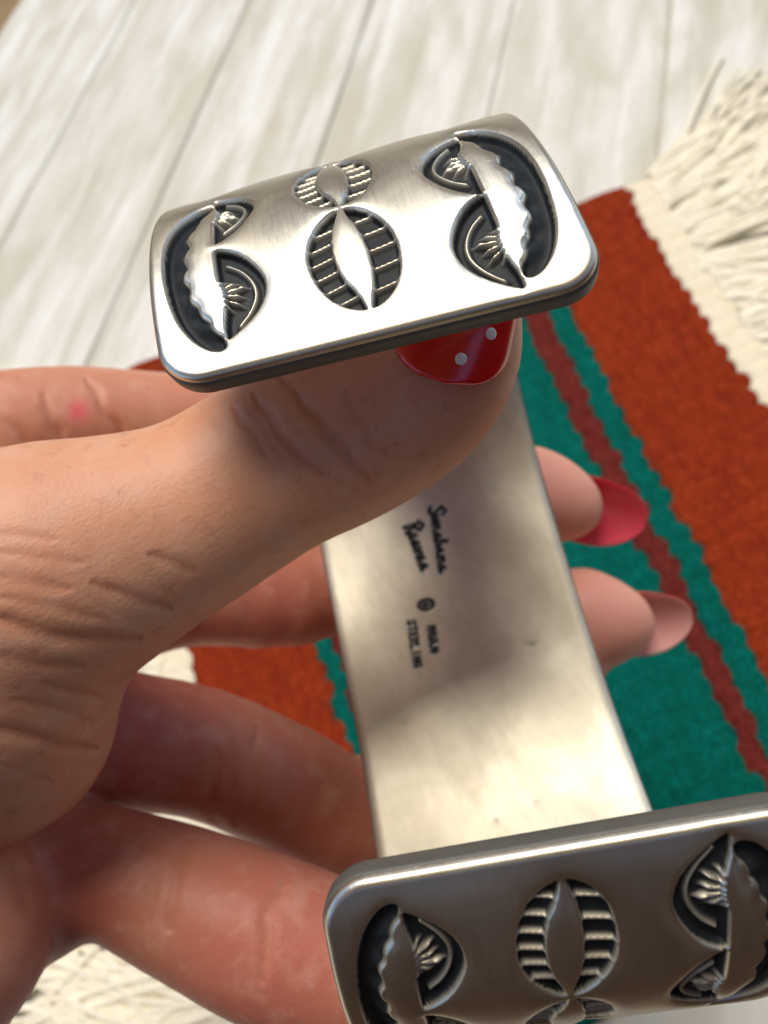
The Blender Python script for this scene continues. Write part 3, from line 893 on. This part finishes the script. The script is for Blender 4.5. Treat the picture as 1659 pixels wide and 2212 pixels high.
def surface_nets(f):
    ins = f < 0
    nx, ny, nz = f.shape
    cnt = np.zeros((nx - 1, ny - 1, nz - 1), np.int8)
    for dx in (0, 1):
        for dy in (0, 1):
            for dz in (0, 1): cnt += ins[dx:nx - 1 + dx, dy:ny - 1 + dy, dz:nz - 1 + dz]
    act = (cnt > 0) & (cnt < 8); idx = -np.ones(act.shape, np.int64); I = np.argwhere(act); idx[act] = np.arange(len(I))
    acc = np.zeros((len(I), 3)); num = np.zeros(len(I))
    cor = [(a, b, c) for a in (0, 1) for b in (0, 1) for c in (0, 1)]
    for p in cor:
        for ax in range(3):
            if p[ax]: continue
            q = list(p); q[ax] = 1
            fa = f[I[:, 0] + p[0], I[:, 1] + p[1], I[:, 2] + p[2]]; fb = f[I[:, 0] + q[0], I[:, 1] + q[1], I[:, 2] + q[2]]
            c = (fa < 0) != (fb < 0); t = np.where(c, fa / np.where(fa == fb, 1, fa - fb), 0)
            P = np.tile(np.array(p, float), (len(I), 1)); P[:, ax] = t
            acc[c] += P[c]; num[c] += 1
    V = I + acc / num[:, None]
    F = []
    for ax in range(3):
        b, c = (ax + 1) % 3, (ax + 2) % 3
        sl0 = [slice(None)] * 3; sl1 = [slice(None)] * 3; sl0[ax] = slice(0, -1); sl1[ax] = slice(1, None)
        ch = ins[tuple(sl0)] != ins[tuple(sl1)]; E = np.argwhere(ch); s0 = ins[tuple(sl0)][ch]
        ok = (E[:, b] > 0) & (E[:, c] > 0) & (E[:, b] < f.shape[b] - 1) & (E[:, c] < f.shape[c] - 1); E = E[ok]; s0 = s0[ok]
        q = []
        for db, dc in ((-1, -1), (0, -1), (0, 0), (-1, 0)):
            e = E.copy(); e[:, b] += db; e[:, c] += dc; q.append(idx[e[:, 0], e[:, 1], e[:, 2]])
        q = np.stack(q, 1); q[~s0] = q[~s0][:, ::-1]; F.append(q)
    return V, np.concatenate(F)


Vh, Fh = surface_nets(tot)
Vh = lo_ + Vh * h_
del tot
# light relaxation, then vertex normals
nb_i = np.concatenate([Fh[:, k] for k in range(4)]); nb_j = np.concatenate([Fh[:, (k + 1) % 4] for k in range(4)])
deg = np.bincount(nb_i, minlength=len(Vh)) + np.bincount(nb_j, minlength=len(Vh))


def avg(Q):
    out_ = np.zeros_like(Q)
    for k in range(Q.shape[1]):
        out_[:, k] = (np.bincount(nb_i, Q[nb_j, k], len(Vh)) + np.bincount(nb_j, Q[nb_i, k], len(Vh))) / deg
    return out_


for _ in range(4): Vh = Vh * .5 + avg(Vh) * .5


def vnormals(V):
    n_ = np.cross(V[Fh[:, 2]] - V[Fh[:, 0]], V[Fh[:, 3]] - V[Fh[:, 1]]); N = np.zeros_like(V)
    for k in range(4):
        for a in range(3): N[:, a] += np.bincount(Fh[:, k], n_[:, a], len(V))
    return N / (np.linalg.norm(N, axis=1)[:, None] + 1e-12)


N = vnormals(Vh)
vol = (Vh[Fh[:, 0]] * np.cross(Vh[Fh[:, 1]], Vh[Fh[:, 2]])).sum()
if vol < 0: N = -N
# the skin round the thumb's folds gets a finer mesh
px_ = 829.5 + 1650 * Vh[:, 0] / Vh[:, 2]; py_ = 1106 - 1650 * Vh[:, 1] / Vh[:, 2]
rv = (((px_ > -60) & (px_ < 400) & (py_ > 1130) & (py_ < 1720)) | ((px_ > 430) & (px_ < 840) & (py_ > 790) & (py_ < 1070))) & (Vh[:, 2] < 7.4) & (-(N * Vh).sum(1) > 0)
rf = rv[Fh].all(1)
fq = Fh[rf]; ed = np.sort(np.concatenate([fq[:, [0, 1]], fq[:, [1, 2]], fq[:, [2, 3]], fq[:, [3, 0]]]), 1)
ue, ie = np.unique(ed, axis=0, return_inverse=True); ie = ie.reshape(4, -1); nv0 = len(Vh)


def phong(P, corners):
    q = sum(P - ((P - Vh[c]) * N[c]).sum(1)[:, None] * N[c] for c in corners) / len(corners); return P * .3 + q * .7


mids = phong((Vh[ue[:, 0]] + Vh[ue[:, 1]]) / 2, [ue[:, 0], ue[:, 1]])
cens = phong(Vh[fq].mean(1), [fq[:, k] for k in range(4)])
Nm = N[ue[:, 0]] + N[ue[:, 1]]; Nc = N[fq].sum(1)
Vh = np.vstack([Vh, mids, cens]); N = np.vstack([N, Nm / np.linalg.norm(Nm, axis=1)[:, None], Nc / np.linalg.norm(Nc, axis=1)[:, None]])
ie = ie + nv0; ce = nv0 + len(ue) + np.arange(len(fq))
Fh = np.vstack([Fh[~rf]] + [np.stack([fq[:, k], ie[k], ce, ie[(k + 3) % 4]], 1) for k in range(4)])
px_ = 829.5 + 1650 * Vh[:, 0] / Vh[:, 2]; py_ = 1106 - 1650 * Vh[:, 1] / Vh[:, 2]
facing = -(N * Vh).sum(1) / np.linalg.norm(Vh, axis=1) > .05
# skin folds: (depth range, strength cm, half width cm, path)
T_, F_ = (5.4, 7.6), (7.0, 10.6)
folds = [(T_, .055, .05, [(548, 852), (585, 911), (630, 971), (694, 1025)]), (T_, .05, .05, [(605, 812), (660, 877), (714, 936), (774, 1011), (800, 1040)]),
         (T_, .025, .05, [(744, 842), (774, 901), (813, 971)]), (T_, .03, .04, [(500, 880), (516, 897), (546, 936), (580, 985)]), (T_, .02, .035, [(455, 905), (480, 945)]),
         (T_, .02, .035, [(640, 850), (690, 925), (735, 985)]), (T_, .02, .035, [(530, 860), (565, 925), (610, 990)]),
         (T_, .03, .05, [(322, 1199), (372, 1214), (422, 1236)]), (T_, .035, .05, [(198, 1259), (278, 1288), (367, 1316)]), (T_, .06, .06, [(-40, 1325), (0, 1340), (74, 1363), (174, 1383), (298, 1380)]),
         (T_, .03, .05, [(-20, 1414), (0, 1420), (99, 1437), (180, 1440)]), (T_, .025, .05, [(0, 1244), (149, 1273)]), (T_, .03, .04, [(89, 1476), (149, 1490), (223, 1510)]),
         (T_, .055, .055, [(-40, 1568), (0, 1575), (50, 1585), (124, 1610), (208, 1620)]), (T_, .018, .04, [(0, 1150), (120, 1165)]), (T_, .018, .04, [(0, 1192), (180, 1215)]), (T_, .018, .04, [(0, 1290), (120, 1312), (240, 1345)]),
         (T_, .02, .04, [(30, 1512), (120, 1530), (200, 1560)]), (T_, .018, .04, [(0, 1650), (110, 1690)]),
         (F_, .07, .06, [(190, 820), (223, 882), (263, 936), (275, 960)]), (F_, .05, .06, [(90, 850), (99, 877), (134, 956)]), (F_, .06, .06, [(-20, 868), (0, 887), (30, 921), (74, 966)]),
         (F_, .05, .08, [(470, 1620), (456, 1709), (461, 1770)]), (F_, .05, .08, [(556, 1570), (546, 1650), (546, 1760)]), (F_, .04, .08, [(500, 1600), (500, 1700), (510, 1780)]),
         (F_, .05, .07, [(412, 1810), (377, 1892), (367, 2010)]), (F_, .045, .07, [(350, 1870), (330, 1920), (322, 1991)]), (F_, .06, .07, [(620, 1900), (575, 1977), (570, 2120)]),
         ((6.5, 10), .05, .08, [(30, 1860), (60, 1960), (110, 2030)])]
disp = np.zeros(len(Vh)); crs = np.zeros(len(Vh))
for (d0, d1), stg, hwd, path in folds:
    b = np.array(path, float)
    s_ = facing & (Vh[:, 2] > d0) & (Vh[:, 2] < d1) & (px_ > b[:, 0].min() - 90) & (px_ < b[:, 0].max() + 90) & (py_ > b[:, 1].min() - 90) & (py_ < b[:, 1].max() + 90)
    if not s_.any(): continue
    wob = 4 * np.sin(px_[s_] * .06 + py_[s_] * .05) + 0
    dd = segd(path, px_[s_] + wob, py_[s_]) * Vh[s_, 2] / 1650
    pp = b[-1] - b[0]; tt = ((px_[s_] - b[0, 0]) * pp[0] + (py_[s_] - b[0, 1]) * pp[1]) / (pp @ pp)
    dd = dd / np.clip(.35 + 2.6 * np.clip(np.minimum(tt + .05, 1.05 - tt), 0, 1), .35, 1)
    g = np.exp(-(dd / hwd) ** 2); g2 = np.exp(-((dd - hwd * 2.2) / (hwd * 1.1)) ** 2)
    hwd = hwd * (.50 if d1 < 8 else .7)
    wv = .8 + .2 * np.sin(py_[s_] * .045 + px_[s_] * .03 + len(path) * 2.)
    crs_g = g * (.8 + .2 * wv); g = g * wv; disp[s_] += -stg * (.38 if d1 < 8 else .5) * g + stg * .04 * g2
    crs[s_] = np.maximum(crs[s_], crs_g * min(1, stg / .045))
Vh = Vh + N * disp[:, None]
# flush: redder finger ends and knuckles, plus shade painted on the inner fingers
flush_shade = np.zeros(len(Vh))
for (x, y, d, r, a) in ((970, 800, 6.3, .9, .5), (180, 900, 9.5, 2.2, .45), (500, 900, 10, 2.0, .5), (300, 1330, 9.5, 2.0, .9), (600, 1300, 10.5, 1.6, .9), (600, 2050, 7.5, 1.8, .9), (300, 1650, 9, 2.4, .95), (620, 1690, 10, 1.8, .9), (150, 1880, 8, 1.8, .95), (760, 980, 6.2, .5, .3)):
    q = pt(x, y, d); flush_shade = np.maximum(flush_shade, a * np.exp(-((Vh - q) ** 2).sum(1) / r ** 2))
q = pt(172, 888, 9.2); spot = np.exp(-((px_ - 168) ** 2 + (py_ - 889) ** 2) / 22. ** 2) * (Vh[:, 2] > 8.3) * (Vh[:, 2] < 10.) * facing
hand = empty('hand', tuple(c2w(pt(0, 1500, 7.5))[0]))
tag(hand, 'left hand with red painted pointed nails holding the silver cuff', 'hand')
hb = mesh('skin', c2w(Vh), Fh if vol > 0 else Fh[:, ::-1], SKIN, hand, attrs={'flush_shade': flush_shade, 'crease': crs, 'spot': spot, 'pale': np.maximum(np.exp(-((Vh - pt(1180, 1080, 10.6)) ** 2).sum(1) / 1.0), np.exp(-((Vh - pt(1290, 1345, 10.6)) ** 2).sum(1) / 1.1)),
           'hand_x': Vh[:, 0], 'hand_y': Vh[:, 1] + .12 * Vh[:, 0], 'joint_x': .65 * Vh[:, 0] - .76 * Vh[:, 1], 'joint_y': .76 * Vh[:, 0] + .65 * Vh[:, 1],
           'root': np.exp(-((Vh - pt(60, 1480, 6)) ** 2).sum(1) / 1.9 ** 2), 'joint': np.exp(-((Vh - pt(650, 940, 6.1)) ** 2).sum(1) / .95 ** 2)})


# ---- nails
m = Mat('red_nail_polish'); m.set(Base_Color=(.72, .003, .006), Roughness=.2, Coat_Weight=.6, Coat_Roughness=.12, Subsurface_Weight=0.); POLISH = m.m
m = Mat('pink_nail_underside'); v = m.coord(); m.set(Base_Color=m.mix(m.noise(v, 3, 3, .5), (.82, .035, .10), (.86, .12, .17)), Roughness=.3, Subsurface_Weight=.2, Subsurface_Radius=(.003, .001, .001), Subsurface_Scale=1.); UNDER1 = m.m
m = Mat('pale_nail_underside'); v = m.coord(); m.set(Base_Color=m.mix(m.noise(v, 3, 3, .5), (.95, .38, .36), (.95, .54, .48)), Roughness=.3, Subsurface_Weight=.2, Subsurface_Radius=(.003, .001, .001), Subsurface_Scale=1.); UNDER2 = m.m
WHITE = m_simple('white_polish', (.85, .82, .80), .2)


def nail(base, along, normal, length, width, curve, tipf, under, label=None, arch=.12, dots=()):
    """a curved almond shell; base = cuticle centre, along = towards the tip, normal = out of the nail's top"""
    e1 = along / np.linalg.norm(along); e3 = normal - e1 * (normal @ e1); e3 /= np.linalg.norm(e3); e2 = np.cross(e3, e1)
    nb, na = 40, 25; b = np.linspace(0, 1, nb); a = np.linspace(-1, 1, na)
    wd = np.where(b < .3, np.sqrt(np.clip(1 - (1 - b / .3) ** 2, 0, 1)), 1.)
    tp = np.clip((b - tipf) / (1 - tipf), 0, 1); wd = wd * np.sqrt(np.clip(1 - tp ** 1.9, 0, 1)) ** 1.1
    wd = np.maximum(wd, .02) * width / 2

    def P(bb, aa, wv, lift):
        ang = aa * wv / curve
        return base + e1 * (bb * length) + e2 * (np.sin(ang) * (curve + lift)) + e3 * ((np.cos(ang) - 1) * (curve + lift) + lift - arch * (bb - .4) ** 2 * length)
    top, bot = [], []
    for bi, wv in zip(b, wd):
        for ai in a: top.append(P(bi, ai, wv, .035 * math.sqrt(max(0, 1 - ai ** 6))))
        for ai in a: bot.append(P(bi, ai, wv, -.012))
    V = np.array(top + bot); n0 = len(top)
    F = np.vstack([grid_faces(nb, na), grid_faces(nb, na, n0)[:, ::-1]])
    edge = [r * na for r in range(nb)] + [(nb - 1) * na + c for c in range(1, na)] + [r * na + na - 1 for r in range(nb - 2, -1, -1)] + [c for c in range(na - 2, 0, -1)]
    E = np.array(edge); E2 = np.roll(E, -1); F = np.vstack([F, np.stack([E, E + n0, E2 + n0, E2], 1)])
    # make the winding consistent with the outside
    n_ = np.cross(V[F[300, 1]] - V[F[300, 0]], V[F[300, 2]] - V[F[300, 0]])
    if n_ @ (e3) < 0: pass
    o = mesh('fingernail', c2w(V), F, [POLISH, under], hand)
    mi = np.zeros(len(F), np.int32); mi[(nb - 1) * (na - 1):2 * (nb - 1) * (na - 1)] = 1
    o.data.polygons.foreach_set('material_index', mi); o.data.update()
    if label: o['label'] = label
    for (db, da, dr) in dots:
        wv = np.interp(db, b, wd); c0 = P(db, da, wv, .036); ang = da * wv / curve
        nn = e2 * math.sin(ang) + e3 * math.cos(ang); t1 = np.cross(nn, e1); t1 /= np.linalg.norm(t1); t2 = np.cross(nn, t1)
        VV = [c0 + nn * .014]; 
        for rr, hh in ((.5, .012), (.85, .006), (1.0, -.006)):
            for q in range(14): VV.append(c0 + nn * hh + dr * rr * (t1 * math.cos(q * math.tau / 14) + t2 * math.sin(q * math.tau / 14)))
        FF = [(0, 1 + q, 1 + (q + 1) % 14) for q in range(14)]
        for rg in range(2): FF += [(1 + rg * 14 + q, 15 + rg * 14 + q, 15 + rg * 14 + (q + 1) % 14, 1 + rg * 14 + (q + 1) % 14) for q in range(14)]
        d_ = mesh('polish_dot', c2w(np.array(VV)), FF, WHITE, None)
        d_.parent = o; d_.matrix_parent_inverse = Matrix.Identity(4)
    return o


nail(pt(962, 828, 5.66), pt(1000, 640, 5.62) - pt(962, 828, 5.66), np.array([-.02, -.12, -1.]), 1.15, 1.02, .60, .55, UNDER1, 'red thumb nail with white dots',
     dots=((.17, .16, .048), (.37, .50, .048), (.34, -.34, .048), (.62, .05, .048)))
nail(pt(1085, 1044, 11.3), pt(1404, 1128, 11.1) - pt(1085, 1044, 11.3), np.array([.25, .35, 1.]), 2.16, 1.16, .70, .60, UNDER1, 'red nail seen from its pink underside', arch=.05)
nail(pt(1190, 1330, 11.35), pt(1490, 1338, 11.2) - pt(1190, 1330, 11.35), np.array([.25, .30, 1.]), 2.05, 1.16, .70, .58, UNDER2, 'nail seen from its pale pink underside', arch=.05)
